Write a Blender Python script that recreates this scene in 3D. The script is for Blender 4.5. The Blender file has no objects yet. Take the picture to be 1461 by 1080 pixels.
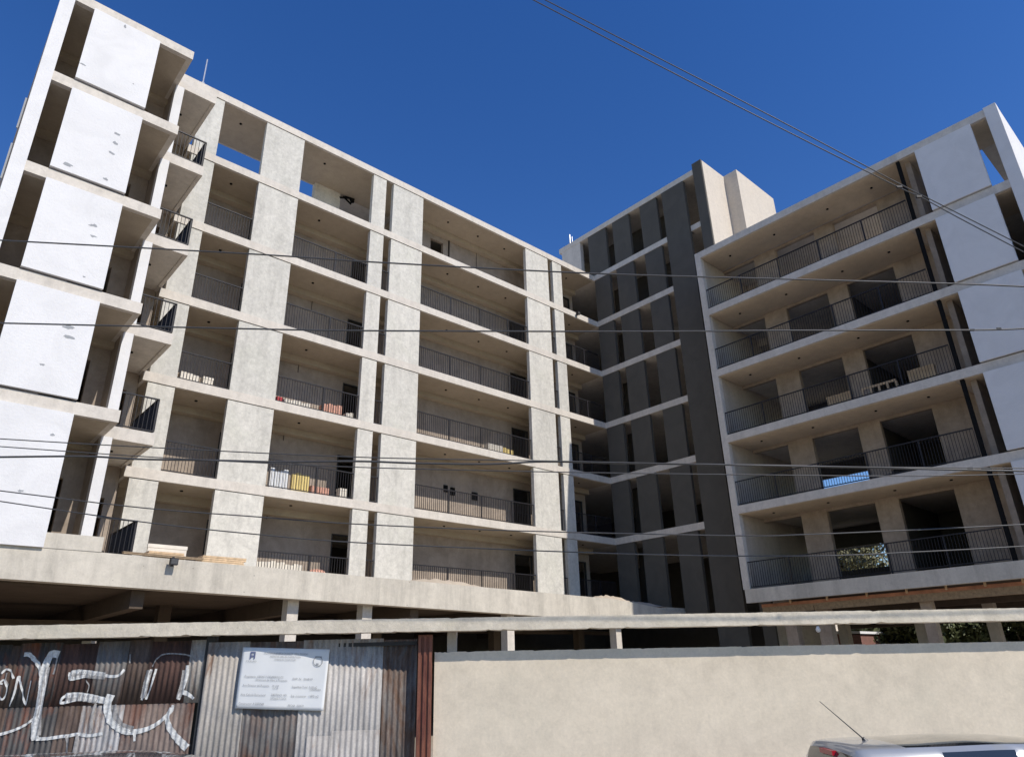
import bpy, math, random
from mathutils import Vector, Matrix
random.seed(7)
sc = bpy.context.scene
COL = sc.collection

# ------------------------------------------------------------------ camera calibration
F = 991.46; PITCH = math.radians(22.6732); ROLL = math.radians(-1.50903)
EYE = 2.1                                   # eye above the road
TH = math.radians(42.4136)
CORX, CORY = 4.88492, 34.84782              # inner corner of the building
U = Vector((-math.cos(TH), -math.sin(TH), 0)); V = Vector((math.sin(TH), -math.cos(TH), 0))
ROTZ = TH + math.pi

def ray(x, y):
    u, v = x - 730.5, y - 540
    cr, sr = math.cos(ROLL), math.sin(ROLL)
    u, v = u*cr + v*sr, -u*sr + v*cr
    c, s = math.cos(PITCH), math.sin(PITCH)
    zc = -v / F
    return Vector((u / F, c - zc*s, s + zc*c))
def at(x, y, Y):                            # a point of the street, at depth Y
    r = ray(x, y); r = r * (Y / r.y); return Vector((r.x, r.y, r.z + EYE))
def LP(a, b, z):                            # building frame (z relative to eye) -> world
    return Vector((CORX, CORY, 0)) + U*a + V*b + Vector((0, 0, z + EYE))

# ------------------------------------------------------------------ mesh helpers
class MB:
    def __init__(s): s.v = []; s.f = []
    def box(s, x0, x1, y0, y1, z0, z1):
        if x0 > x1: x0, x1 = x1, x0
        if y0 > y1: y0, y1 = y1, y0
        n = len(s.v)
        s.v += [(x0,y0,z0),(x1,y0,z0),(x1,y1,z0),(x0,y1,z0),(x0,y0,z1),(x1,y0,z1),(x1,y1,z1),(x0,y1,z1)]
        s.f += [(n,n+3,n+2,n+1),(n+4,n+5,n+6,n+7),(n,n+1,n+5,n+4),(n+1,n+2,n+6,n+5),(n+2,n+3,n+7,n+6),(n+3,n,n+4,n+7)]
        return s
    def hexa(s, p):                         # 8 points, bottom 4 then top 4
        n = len(s.v); s.v += [tuple(q) for q in p]
        s.f += [(n,n+3,n+2,n+1),(n+4,n+5,n+6,n+7),(n,n+1,n+5,n+4),(n+1,n+2,n+6,n+5),(n+2,n+3,n+7,n+6),(n+3,n,n+4,n+7)]
        return s
    def rbox(s, c, size, rot=(0,0,0)):
        from mathutils import Euler
        m = Euler(rot).to_matrix(); n = len(s.v); hx, hy, hz = size[0]/2, size[1]/2, size[2]/2
        for q in [(-hx,-hy,-hz),(hx,-hy,-hz),(hx,hy,-hz),(-hx,hy,-hz),(-hx,-hy,hz),(hx,-hy,hz),(hx,hy,hz),(-hx,hy,hz)]:
            s.v.append(tuple(m @ Vector(q) + Vector(c)))
        s.f += [(n,n+3,n+2,n+1),(n+4,n+5,n+6,n+7),(n,n+1,n+5,n+4),(n+1,n+2,n+6,n+5),(n+2,n+3,n+7,n+6),(n+3,n,n+4,n+7)]
        return s
    def tube(s, pts, r, k=8, cap=True):
        pts = [Vector(p) for p in pts]; n0 = len(s.v); prev = None
        for i, p in enumerate(pts):
            d = (pts[min(i+1, len(pts)-1)] - pts[max(i-1, 0)]).normalized()
            up = Vector((0,0,1)) if abs(d.z) < .9 else Vector((1,0,0))
            e1 = d.cross(up).normalized(); e2 = d.cross(e1)
            rr = r[i] if isinstance(r, (list, tuple)) else r
            for j in range(k):
                t = 2*math.pi*j/k; s.v.append(tuple(p + e1*rr*math.cos(t) + e2*rr*math.sin(t)))
        for i in range(len(pts)-1):
            for j in range(k):
                a = n0+i*k+j; b = n0+i*k+(j+1) % k; s.f.append((a, b, b+k, a+k))
        if cap:
            s.f.append(tuple(n0+j for j in range(k))); s.f.append(tuple(n0+(len(pts)-1)*k+j for j in reversed(range(k))))
        return s
    def build(s, name, mat, parent=None, smooth=False, origin=None):
        me = bpy.data.meshes.new(name)
        vs = s.v if origin is None else [(x-origin[0], y-origin[1], z-origin[2]) for x, y, z in s.v]
        me.from_pydata(vs, [], s.f); me.materials.append(mat); me.update()
        if smooth:
            for p in me.polygons: p.use_smooth = True
        o = bpy.data.objects.new(name, me); COL.objects.link(o)
        if parent: o.parent = parent
        if origin is not None: o.location = origin
        return o
def tag(o, label=None, cat=None, group=None, kind=None):
    if label: o['label'] = label
    if cat: o['category'] = cat
    if group: o['group'] = group
    if kind: o['kind'] = kind
    return o
def empty(name, loc, rz=0):
    o = bpy.data.objects.new(name, None); COL.objects.link(o); o.location = loc; o.rotation_euler = (0,0,rz)
    o.empty_display_size = .2
    return o

# ------------------------------------------------------------------ materials
def new(name):
    m = bpy.data.materials.new(name); m.use_nodes = True; nt = m.node_tree
    return m, nt, nt.nodes['Principled BSDF']
def nd(nt, t, **k):
    n = nt.nodes.new(t)
    for a, v in k.items(): setattr(n, a, v)
    return n
def noise(nt, vec, scale, detail=4, rough=.6, mscale=None, dist=0):
    if mscale:
        mp = nd(nt, 'ShaderNodeMapping'); mp.inputs['Scale'].default_value = mscale
        nt.links.new(vec, mp.inputs['Vector']); vec = mp.outputs['Vector']
    n = nd(nt, 'ShaderNodeTexNoise'); n.inputs['Scale'].default_value = scale
    n.inputs['Detail'].default_value = detail; n.inputs['Roughness'].default_value = rough
    n.inputs['Distortion'].default_value = dist
    nt.links.new(vec, n.inputs['Vector']); return n.outputs['Fac']
def ramp(nt, fac, stops):
    r = nd(nt, 'ShaderNodeValToRGB'); e = r.color_ramp.elements
    while len(e) < len(stops): e.new(.5)
    for q, (p, c) in zip(e, stops):
        q.position = p; q.color = (c[0], c[1], c[2], 1) if isinstance(c, (tuple, list)) else (c, c, c, 1)
    nt.links.new(fac, r.inputs['Fac']); return r.outputs['Color']
def mix(nt, fac, a, b, mode='MIX'):
    m = nd(nt, 'ShaderNodeMix', data_type='RGBA', blend_type=mode)
    for s, v in ((m.inputs[0], fac), (m.inputs[6], a), (m.inputs[7], b)):
        if isinstance(v, (int, float)): s.default_value = v
        elif isinstance(v, (tuple, list)): s.default_value = (v[0], v[1], v[2], 1)
        else: nt.links.new(v, s)
    return m.outputs[2]
def bump(nt, bsdf, h, strength, dist=.02):
    b = nd(nt, 'ShaderNodeBump'); b.inputs['Strength'].default_value = strength; b.inputs['Distance'].default_value = dist
    nt.links.new(h, b.inputs['Height']); nt.links.new(b.outputs['Normal'], bsdf.inputs['Normal'])
def mul(c, k): return tuple(x*k for x in c)

def concrete(name, base, var=.16, blot=1.2, streak=.12, stain=(.30,.29,.24), stain_amt=.25, bumps=.25, pits=False, vary=0, mott=.07):
    m, nt, b = new(name); tc = nd(nt, 'ShaderNodeTexCoord').outputs['Object']
    f1 = noise(nt, tc, blot, 6, .65, dist=.6)
    c = ramp(nt, f1, [(.25, mul(base, 1-var)), (.5, base), (.75, mul(base, 1+var*.8))])
    f2 = noise(nt, tc, 2.2, 5, .7, mscale=(1, 1, .12))
    s = ramp(nt, f2, [(.35, 1-streak), (.5, 1), (.68, 1+streak*.6)])
    c = mix(nt, 1, c, s, 'MULTIPLY')
    f3 = noise(nt, tc, .45, 5, .6, dist=1.0)
    k = ramp(nt, f3, [(.52, 0), (.72, stain_amt)])
    c = mix(nt, k, c, mix(nt, .5, stain, base))
    f6 = noise(nt, tc, blot*3.2, 6, .75, dist=.4)
    c = mix(nt, 1, c, ramp(nt, f6, [(.36, 1-mott), (.5, 1), (.62, 1+mott*.7)]), 'MULTIPLY')
    f4 = noise(nt, tc, 26, 4, .7)
    c = mix(nt, 1, c, ramp(nt, f4, [(.3, .93), (.7, 1.05)]), 'MULTIPLY')
    if vary:
        oi = nd(nt, 'ShaderNodeObjectInfo').outputs['Random']
        c = mix(nt, 1, c, ramp(nt, oi, [(0, (1-vary, 1-vary*.95, 1-vary*.9)), (1, (1+vary*.5, 1+vary*.45, 1+vary*.35))]), 'MULTIPLY')
    if pits:
        vo = nd(nt, 'ShaderNodeTexVoronoi'); vo.inputs['Scale'].default_value = 2.6
        nt.links.new(tc, vo.inputs['Vector'])
        p = ramp(nt, vo.outputs['Distance'], [(.035, .8), (.05, 0)])
        c = mix(nt, p, c, mul(base, .4))
    nt.links.new(c, b.inputs['Base Color']); b.inputs['Roughness'].default_value = .92
    b.inputs['Specular IOR Level'].default_value = .25
    f5 = noise(nt, tc, 9, 8, .7)
    bump(nt, b, f5, bumps, .03)
    return m

CONC = (.50, .475, .425)
M = {}
M['slab'] = concrete('slab_concrete', (.61,.56,.49), .10, 2.5, .10, stain=(.36,.31,.24), stain_amt=.3, bumps=.15)
M['panel'] = concrete('panel_concrete', (.59,.565,.505), .15, 2.6, .12, (.47,.48,.37), .4, .3, vary=.08, mott=.11)
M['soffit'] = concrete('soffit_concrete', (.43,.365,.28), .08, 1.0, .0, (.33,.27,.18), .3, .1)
M['soffit_bounce'] = concrete('bounce_lit_soffit', (.60,.50,.37), .1, 1.0, .0, (.40,.30,.17), .35, .1)  # lighter soffit copy: bounce light under the right wing painted into the colour
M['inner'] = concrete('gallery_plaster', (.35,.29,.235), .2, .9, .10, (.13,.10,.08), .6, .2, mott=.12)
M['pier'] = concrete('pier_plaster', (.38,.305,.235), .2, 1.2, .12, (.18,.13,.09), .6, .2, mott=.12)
M['podium'] = concrete('podium_concrete', (.545,.50,.42), .10, 1.6, .17, (.42,.41,.35), .3, .15, pits=True)
M['tower'] = concrete('tower_render', (.58,.52,.44), .06, 2.5, .04, (.55,.45,.33), .2, .5)
M['under'] = concrete('shaded_undercroft_concrete', (.10,.075,.055), .2, 1.0, .1, (.08,.06,.05), .4, .2)  # shade below the podium painted in as a much darker concrete
M['column'] = concrete('column_concrete', (.46,.40,.33), .1, 2.0, .1, stain_amt=.25)
M['beam'] = concrete('beam_concrete', (.66,.585,.46), .22, 3.2, .0, (.60,.52,.25), .3, .4)
M['wallplaster'] = concrete('street_wall_render', (.69,.60,.465), .11, 1.5, .02, (.50,.46,.36), .6, .12, mott=.06)
M['darkinner'] = concrete('shaded_room_plaster', (.09,.083,.072), .1, 1.0, .05)  # gloom of the deep rooms painted into a darker plaster colour

def paint(name, base, blot=.04, bumps=.15, rough=.8, tint=(.7,.72,.7)):
    m, nt, b = new(name); tc = nd(nt, 'ShaderNodeTexCoord').outputs['Object']
    f = noise(nt, tc, .9, 6, .6, dist=1.2)
    c = ramp(nt, f, [(.3, mul(base, 1-blot)), (.6, base)])
    f2 = noise(nt, tc, 3, 5, .6, mscale=(1,1,.3))
    c = mix(nt, ramp(nt, f2, [(.58, 0), (.75, .25)]), c, tuple(x*y for x, y in zip(base, tint)))
    nt.links.new(c, b.inputs['Base Color']); b.inputs['Roughness'].default_value = rough
    b.inputs['Specular IOR Level'].default_value = .3
    bump(nt, b, noise(nt, tc, 14, 6, .7), bumps, .02)
    return m
M['white'] = paint('white_render', (.715,.705,.695), .09, bumps=.5, tint=(.86,.86,.84))
M['dark'] = paint('charcoal_render', (.098,.090,.076), .16, .3, tint=(1.25,1.22,1.15))
M['patch'] = paint('grey_patch', (.33,.34,.35), .2)
def plain(name, c, rough=.6, metal=0, spec=.5, var=.15, vs=6):
    m, nt, b = new(name); tc = nd(nt, 'ShaderNodeTexCoord').outputs['Object']
    f = noise(nt, tc, vs, 5, .6)
    nt.links.new(ramp(nt, f, [(.3, mul(c, 1-var)), (.7, mul(c, 1+var))]), b.inputs['Base Color'])
    b.inputs['Roughness'].default_value = rough; b.inputs['Metallic'].default_value = metal
    b.inputs['Specular IOR Level'].default_value = spec
    return m
M['rail'] = plain('railing_paint', (.020,.019,.022), .55, spec=.3)
M['black'] = plain('black_pipe', (.010,.010,.010), .9, spec=.1)
M['wire'] = plain('cable_rubber', (.06,.058,.056), .45, vs=40)
M['galv'] = plain('galvanised_steel', (.45,.47,.50), .4, .6)
M['card'] = plain('cardboard', (.52,.36,.20), .9, vs=3, var=.25)
M['wood'] = plain('pine_boards', (.60,.43,.26), .8, vs=9, var=.25)
M['timber'] = plain('old_timber', (.30,.22,.14), .85, vs=9, var=.3)
M['cream'] = plain('cream_board', (.72,.66,.56), .8, vs=3, var=.1)
M['yellow'] = plain('yellow_board', (.75,.58,.22), .8, vs=3, var=.1)
M['whiteboard'] = plain('white_board', (.75,.75,.74), .7, vs=3, var=.08)
M['pink'] = plain('clay_blocks', (.62,.33,.24), .9, vs=8, var=.2)
M['red'] = plain('red_plastic', (.45,.03,.03), .4)
M['orange'] = plain('formwork_boards', (.42,.19,.11), .8, vs=3, var=.3)
M['brick'] = plain('brick_red_render', (.20,.10,.08), .9, vs=5, var=.2)
M['sand'] = concrete('sand', (.50,.42,.32), .15, 3, 0, bumps=.8)
M['hollow'] = plain('black_frame', (.03,.03,.03), .8)  # even near-black colour of the door and gate frames
M['bulb'] = plain('lamp_glass', (.8,.8,.78), .2)

def sheet_mat(name, base, rust=(.20,.07,.035), amt=.3, metal=.35, rough=.5, dirt=.35):
    m, nt, b = new(name); tc = nd(nt, 'ShaderNodeTexCoord').outputs['Object']
    f = noise(nt, tc, 2.5, 8, .7, mscale=(1,1,.35), dist=.8)
    c = mix(nt, ramp(nt, f, [(.62-amt*.5, 0), (.72-amt*.35, 1)]), mul(base, 1), rust)
    f2 = noise(nt, tc, 7, 6, .75, mscale=(1,1,.25))
    c = mix(nt, 1, c, ramp(nt, f2, [(.3, 1-dirt), (.65, 1.12)]), 'MULTIPLY')
    f3 = noise(nt, tc, 40, 3, .6)
    c = mix(nt, 1, c, ramp(nt, f3, [(.3, .85), (.7, 1.1)]), 'MULTIPLY')
    nt.links.new(c, b.inputs['Base Color']); b.inputs['Metallic'].default_value = metal
    b.inputs['Roughness'].default_value = rough
    bump(nt, b, f2, .15, .01)
    return m
M['s_dark'] = sheet_mat('tarred_sheet', (.07,.066,.062), amt=.18, metal=.1, rough=.65, dirt=.5)
M['s_rust'] = sheet_mat('rusted_sheet', (.105,.052,.038), (.06,.03,.022), .5, 0, .8, .5)
M['s_brown'] = sheet_mat('brown_sheet', (.125,.092,.075), (.08,.05,.035), .5, 0, .8, .45)
M['s_grey'] = sheet_mat('weathered_sheet', (.19,.175,.16), (.16,.08,.05), .35, .15, .65, .45)
M['s_mid'] = sheet_mat('half_painted_sheet', (.36,.35,.34), (.2,.12,.08), .2, .15, .6, .45)
M['s_brown2'] = sheet_mat('grey_brown_sheet', (.20,.155,.13), (.13,.06,.04), .4, .05, .75, .45)
M['s_light'] = sheet_mat('light_sheet', (.38,.36,.335), (.26,.16,.11), .25, .0, .65, .4)
M['s_silver'] = sheet_mat('bright_sheet', (.43,.405,.375), (.28,.20,.15), .2, .0, .7, .4)
M['s_beige'] = sheet_mat('beige_sheet', (.37,.34,.30), (.20,.13,.09), .15, .1, .7, .3)
M['s_old'] = sheet_mat('old_sheet', (.22,.20,.18), (.14,.08,.05), .5, .1, .75, .6)
M['post'] = sheet_mat('red_oxide_post', (.22,.08,.045), (.12,.03,.02), .3, 0, .65, .3)
M['spray'] = plain('white_spray_paint', (.56,.56,.54), .7, vs=22, var=.38)
M['spray2'] = plain('thin_spray_paint', (.27,.26,.25), .7, vs=22, var=.4)

# ------------------------------------------------------------------ sun, sky, camera
sx = U*(-.123) + V*1.0 + Vector((0,0,.962)); sx.normalize()
elev = math.asin(sx.z); az = math.atan2(sx.x, sx.y)
w = bpy.data.worlds.new("World"); sc.world = w; w.use_nodes = True; nt = w.node_tree
sky = nt.nodes.new('ShaderNodeTexSky'); sky.sky_type = 'NISHITA'; sky.sun_disc = False
sky.sun_elevation = elev; sky.sun_rotation = az
sky.altitude = 0; sky.air_density = 1; sky.dust_density = 0; sky.ozone_density = 1.5
bg = nt.nodes['Background']; hs = nt.nodes.new('ShaderNodeHueSaturation'); hs.inputs['Saturation'].default_value = 1.35; hs.inputs['Hue'].default_value = .515
nt.links.new(sky.outputs[0], hs.inputs['Color']); nt.links.new(hs.outputs[0], bg.inputs['Color']); bg.inputs['Strength'].default_value = .148
sl = bpy.data.lights.new('sun', 'SUN'); sl.energy = 4.35; sl.angle = math.radians(.5); sl.color = (1.0, .937, .85)
so = bpy.data.objects.new('sun', sl); COL.objects.link(so)
so.rotation_euler = (-sx).to_track_quat('-Z', 'Y').to_euler()
so.location = (0,0,60)
cd = bpy.data.cameras.new('camera'); cam = bpy.data.objects.new('camera', cd); COL.objects.link(cam); sc.camera = cam
cd.sensor_fit = 'HORIZONTAL'; cd.sensor_width = 36; cd.lens = F / 1461 * 36; cd.clip_end = 3000; cd.clip_start = .05
fw = ray(730.5, 540).normalized(); rt = (ray(1730.5, 540) - ray(730.5, 540)).normalized(); up = rt.cross(fw)
m = Matrix((rt, up, -fw)).transposed().to_4x4(); m.translation = Vector((0,0,EYE)); cam.matrix_world = m
sc.view_settings.view_transform = 'Standard'; sc.view_settings.look = 'None'; sc.view_settings.exposure = 0; sc.view_settings.gamma = 1
sc.cycles.max_bounces = 8; sc.cycles.diffuse_bounces = 5

# ------------------------------------------------------------------ ground
def noise_ground(name, c, var, s=1.5):
    return concrete(name, c, var, s, 0, bumps=.4)
MB().box(-600,600,-600,600,-.5,-.012).build('ground', noise_ground('bare_earth', (.40,.34,.27), .15, .3))
tag(bpy.data.objects['ground'], 'bare earth ground around the site', None, None, 'structure')
o = MB().box(-90,90,-1.2,8.1,-.1,0.0).build('road', noise_ground('asphalt', (.13,.13,.125), .15, 3)); tag(o, 'grey asphalt street', kind='structure')
o = MB().box(-90,90,8.3,10.9,-.1,.14).box(-90,90,-5,-1.4,-.1,.14).build('pavement', noise_ground('paving', (.42,.40,.36), .1, 3)); tag(o, 'concrete pavement on both sides of the street', kind='structure')
o = MB().box(-90,90,8.1,8.3,-.1,.16).box(-90,90,-1.4,-1.2,-.1,.16).build('kerb', noise_ground('kerbstone', (.42,.41,.38), .1, 4)); tag(o, 'pale kerb along the street', kind='structure')

# ------------------------------------------------------------------ the building
B = empty('apartment_building', (CORX, CORY, 0), ROTZ)
tag(B, 'unfinished concrete apartment block with open galleries around a courtyard', 'building')
E = EYE
class LB(MB):                               # building-frame builder, z given relative to the eye
    def box(s, x0, x1, y0, y1, z0, z1): return super().box(x0, x1, y0, y1, z0+E, z1+E)
def part(name, mat, boxes, parent=None, label=None):
    m_ = LB()
    for q in boxes: m_.box(*q)
    o = m_.build(name, M[mat], parent or B)
    if label: o['label'] = label
    return o
LZ = [20.82,17.86,14.85,11.88,8.91,5.84,2.75]; T = .315
RZ = [17.68,14.68,11.72,8.75,5.79,2.61]
BZ = [18.25,15.25,12.23,9.22,6.19,2.80]
LPAN = [(21.22,22.035),(17.91,19.52),(13.93,14.59),(11.92,13.55),(3.76,5.39),(2.72,3.41)]

# left wing slabs (a 0..22.2, b -8..0) and the corner wing (a -8..0)
part('roof_slab', 'slab', [(0,15.05,-8,0,LZ[0]-T,LZ[0]),(15.05,23.3,-2.5,0,LZ[0]-T,LZ[0])])
for k in range(1, 6):
    part('floor_slab', 'slab', [(0,22.2,-8,0,LZ[k]-T,LZ[k])])
# soffit skins (a couple of mm below the slab edges, set back: the drip edge reads in the photo)
for k in range(0, 6):
    a1 = 12.4 if k == 0 else 22.1
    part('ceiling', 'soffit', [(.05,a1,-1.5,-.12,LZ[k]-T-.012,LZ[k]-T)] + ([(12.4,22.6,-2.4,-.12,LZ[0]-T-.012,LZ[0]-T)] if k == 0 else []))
    part('edge_beam', 'soffit', [(0.0,(12.2 if k == 0 else 22.06),-1.8,-1.5,LZ[k]-T-.26,LZ[k]-T)])
# columns carrying the open top-floor roof
part('column', 'panel', [(15.05,16.3,-2.48,-2.2,LZ[1],LZ[0]-T)])
part('rear_wall', 'inner', [(12.13,15.05,-8.2,-8,LZ[1],LZ[0])])
part('column', 'column', [(20.9,21.2,-2.45,-2.15,LZ[1],LZ[0]-T)])
part('column', 'column', [(12.75,13.0,-2.45,-2.15,LZ[1],LZ[0]-T)])

# back wall of the galleries with doors
doors = [(18.2,19.04),(13.6,14.42),(3.98,5.1),(.25,1.15)]
for k in range(1, 7):
    z0 = LZ[k]; z1 = LZ[k-1]-T
    am = 11.95 if k == 1 else 22.06
    segs = []; a = 0.0
    ds = sorted(d for d in doors if d[1] < am)
    if k == 1: ds = [(.25,1.15),(9.45,10.22)]
    for d0, d1 in ds:
        segs.append((a, d0, -1.98, -1.8, z0, z1 if k == 1 else z1-.26)); 
        top = z0+2.15
        if k == 1 and d0 > 9:
            segs.append((d0, d1, -1.98, -1.8, z0, z0+1.15)); top = z0+2.1
        segs.append((d0, d1, -1.98, -1.8, top, z1-.26)); a = d1
    segs.append((a, am, -1.98, -1.8, z0, z1-.26))
    segs = [(p[0],p[1],p[2],p[3],p[4],min(p[5], z1-.26)) for p in segs]
    part('gallery_wall', 'inner', segs)
    for d0, d1 in ds:
        if k == 1 and d0 > 9: continue
        part('door_frame', 'hollow', [(d0, d0+.05, -1.9, -1.79, z0, z0+2.15), (d1-.05, d1, -1.9, -1.79, z0, z0+2.15), (d0+.05, d1-.05, -1.9, -1.79, z0+2.1, z0+2.15)])
part('side_wall', 'inner', [(11.95,12.13,-8,-1.8,LZ[1],LZ[0]-T)])
part('rear_wall', 'darkinner', [(0,12.13,-8.2,-8,LZ[1],LZ[0]),(0,22.2,-8.2,-8,-E,LZ[1])])
for k in range(2, 7): part('side_wall', 'inner', [(22.06,22.2,-8,-.95,LZ[k],LZ[k-1]-T)])
part('downpipe', 'black', [(9.08,9.13,-1.8,-1.75,LZ[1],LZ[0]-T)])
# facade panels of the left wing
for k in range(1, 7):
    z0 = LZ[k] if k < 6 else 2.45
    for (a0, a1) in LPAN:
        if k == 1 and False: continue
        part('facade_panel', 'panel', [(a0, a1, -.22, -.03, z0, LZ[k-1]-T-.02)])
        part('joint', 'black', [(a0+.03, a1-.03, -.20, -.06, LZ[k-1]-T-.02, LZ[k-1]-T)])

# ---- railings
def rail_a(a0, a1, b, zf, posts=None, h=.98, par=None):      # along a
    m_ = LB(); n = max(2, int((a1-a0)/.098))
    for i in range(n+1):
        x = a0 + (a1-a0)*i/n; m_.box(x-.006, x+.006, b-.011, b+.011, zf+.08, zf+h)
    m_.box(a0, a1, b-.02, b+.02, zf+.05, zf+.08)
    r = m_.build('railing', M['rail'], par or B)
    part('handrail', 'rail', [(a0, a1, b-.025, b+.025, zf+h, zf+h+.035)], r)
    if posts is None:
        k = max(1, round((a1-a0)/1.75)); posts = [a1 - (a1-a0)*i/k for i in range(1, k)]
    for q in posts: part('post', 'rail', [(q-.022, q+.022, b-.022, b+.022, zf, zf+h)], r)
    return r
def rail_b(b0, b1, a, zf, posts=None, h=.98, dep=.008):
    m_ = LB(); n = max(2, int((b1-b0)/.095))
    for i in range(n+1):
        x = b0 + (b1-b0)*i/n; m_.box(a-dep, a+dep, x-.006, x+.006, zf+.08, zf+h)
    m_.box(a-.02, a+.02, b0, b1, zf+.05, zf+.08)
    r = m_.build('railing', M['rail'], B)
    part('handrail', 'rail', [(a-.025, a+.025, b0, b1, zf+h, zf+h+.035)], r)
    if posts is None:
        k = max(1, round((b1-b0)/1.75)); posts = [b0 + (b1-b0)*i/k for i in range(1, k)]
    for q in posts: part('post', 'rail', [(a-.02, a+.02, q-.022, q+.022, zf, zf+h)], r)
    return r
bays = [(19.52,21.22),(14.59,17.91),(13.55,13.93),(5.39,11.92),(3.41,3.76),(.05,2.72)]
for k in range(2, 7):
    for i, (a0, a1) in enumerate(bays):
        if k == 6 and i == 0: continue
        ps = {1: [16.05], 3: [10.2,8.45,6.7], 0: [], 2: [], 4: [], 5: [1.2]}[i]
        rail_a(a0+.01, a1-.01, -.13, LZ[k], ps)

# ---- corner wing with charcoal panels (facade a=0, b -2.4..7.745)
TZ = 23.93
part('roof_slab', 'slab', [(-8,0,-2.6,7.19,TZ-.32,TZ)])
for k in range(0, 6):
    part('floor_slab', 'slab', [(-8, -.0, -8 if k else -8, 5.17, LZ[k]-T, LZ[k])])
    part('floor_slab', 'slab', [(-8, -.45, 5.17, 7.2, LZ[k]-T-.02, LZ[k]-.02)])
for k in range(0, 6): part('edge_beam', 'slab', [(-.45, -.12, 6.56, 7.2, LZ[k]-T-.02, LZ[k]-.02)])
part('parapet_wall', 'slab', [(-.3,-.02,-2.4,-.9,LZ[0],TZ-.32)])
part('side_wall', 'slab', [(-8,-.3,-2.4,-2.2,LZ[0],TZ-.32)])
for k in range(0, 7):
    zt = (TZ-.32) if k == 0 else LZ[k-1]-T
    z0 = LZ[k] if k < 6 else 2.0
    for (b0, b1) in [((-.25 if k == 0 else .03),1.12),(1.64,2.83),(3.63,4.76)]:
        part('facade_panel', 'dark', [(-.2, -.02, b0, b1, z0, zt-.015)])
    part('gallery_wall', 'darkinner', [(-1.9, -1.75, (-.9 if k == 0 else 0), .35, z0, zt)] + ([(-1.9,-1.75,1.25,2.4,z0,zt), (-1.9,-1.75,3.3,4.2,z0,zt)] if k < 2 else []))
part('facade_panel', 'dark', [(-.17, .03, 5.17, 6.555, -.4, TZ-.34)], label='tall charcoal panel running past every floor')
part('facade_panel', 'dark', [(-.12, -.001, 7.2, 7.742, -.4, 24.27)], label='narrow charcoal strip on the edge of the stair tower')
part('tower_wall', 'tower', [(-2.2, -.122, 7.2, 7.745, -E, 24.26)])
part('tower_wall', 'tower', [(-6.1, -2.202, 7.0, 8.5, 14.0, 24.3)])
part('tower_wall', 'tower', [(-6.1, -2.202, 7.0, 7.6, -E, 14.0)])
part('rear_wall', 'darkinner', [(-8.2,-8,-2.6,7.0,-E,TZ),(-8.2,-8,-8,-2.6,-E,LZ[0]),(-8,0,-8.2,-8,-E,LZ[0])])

# ---- right wing (facade a=1.9)
A = 1.9
for k in range(0, 6):
    z1 = RZ[k]; z0 = z1 - T
    if k == 0:
        bx = [(.08,A,7.71,20.05,z0,z1),(-5.2,.08,7.9,17.03,z0,z1),(-5.2,.08,19.05,20.05,z0,z1)]
        part('roof_slab', 'slab', bx)
        part('ceiling', 'soffit_bounce', [(.1,A-.12,8.0,19.6,z0-.012,z0)])
    elif k < 5:
        part('floor_slab', 'slab', [(-5.2,A,7.99,20.05,z0,z1)])
        part('ceiling', 'soffit_bounce', [(.02,A-.12,8.0,16.5,z0-.012,z0),(.02,A-.12,16.7,19.6,z0-.012,z0)])
    else:
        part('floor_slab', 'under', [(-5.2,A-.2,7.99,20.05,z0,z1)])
part('edge_beam', 'podium', [(A-.2,A,7.76,20.4,2.10,2.60)])
part('side_wall', 'slab', [(A-.25,A,7.71,7.99,2.6,RZ[0]-T)])
for k in range(0, 5): part('side_wall', 'column', [(-5.2,A-.25,7.78,7.985,RZ[k+1],RZ[k]-T)])
pil = [(9.6,10.64),(12.48,13.3),(15.13,16.85)]
for k in range(1, 6):
    zf = RZ[k]; zt = RZ[k-1]-T
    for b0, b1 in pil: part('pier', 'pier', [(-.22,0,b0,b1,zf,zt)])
    lo = [(7.99,9.6),(10.64,12.48),(13.3,15.13)]
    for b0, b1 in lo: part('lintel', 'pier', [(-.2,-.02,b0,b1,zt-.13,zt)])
    part('end_wall', 'pier', [(-.2,1.5,16.851,17.03,zf,zt)] + ([(-5.2,-.2,16.851,17.03,zf,zt)] if k > 1 else []))
    if k > 1: part('partition_wall', 'darkinner', [(-5.2,-.22,12.8,12.95,zf,zt)])
    # rear wall with the window whose light shows through the rooms
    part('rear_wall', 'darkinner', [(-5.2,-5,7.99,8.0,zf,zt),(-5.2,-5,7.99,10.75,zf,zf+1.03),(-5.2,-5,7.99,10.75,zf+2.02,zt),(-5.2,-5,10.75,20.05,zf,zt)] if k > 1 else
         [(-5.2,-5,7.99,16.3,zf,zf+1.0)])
    part('downpipe', 'black', [(1.70,1.82,16.64,16.76,zf,zt)])
    rail_b(8.0, 16.6, 1.8, zf, [9.7,11.45,13.2,14.95], .97)
for k in range(0, 5):                       # white panels and end wall
    part('facade_panel', 'white', [(A-.1,A+.07,17.36,19.2,RZ[k+1]+.04,RZ[k]-T-.01)])
part('end_column', 'white', [(A-.35,A+.03,19.69,20.07,2.6,17.72)])
part('end_wall', 'white', [(-5.3,A-.35,19.85,20.068,RZ[4]-.2,17.70)])
part('end_wall', 'podium', [(-5.3,A-.35,19.9,20.06,2.2,RZ[4]-.2)])
part('sloping_parapet', 'white', []) if False else None
m_ = LB(); E0 = E
m_.hexa([(-2.6,17.2,14.7+E),(.6,17.2,14.7+E),(.6,17.32,14.7+E),(-2.6,17.32,14.7+E),(-2.6,17.2,15.4+E),(.6,17.2,17.1+E),(.6,17.32,17.1+E),(-2.6,17.32,15.4+E)])
m_.build('stair_parapet', M['tower'], B)

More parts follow.
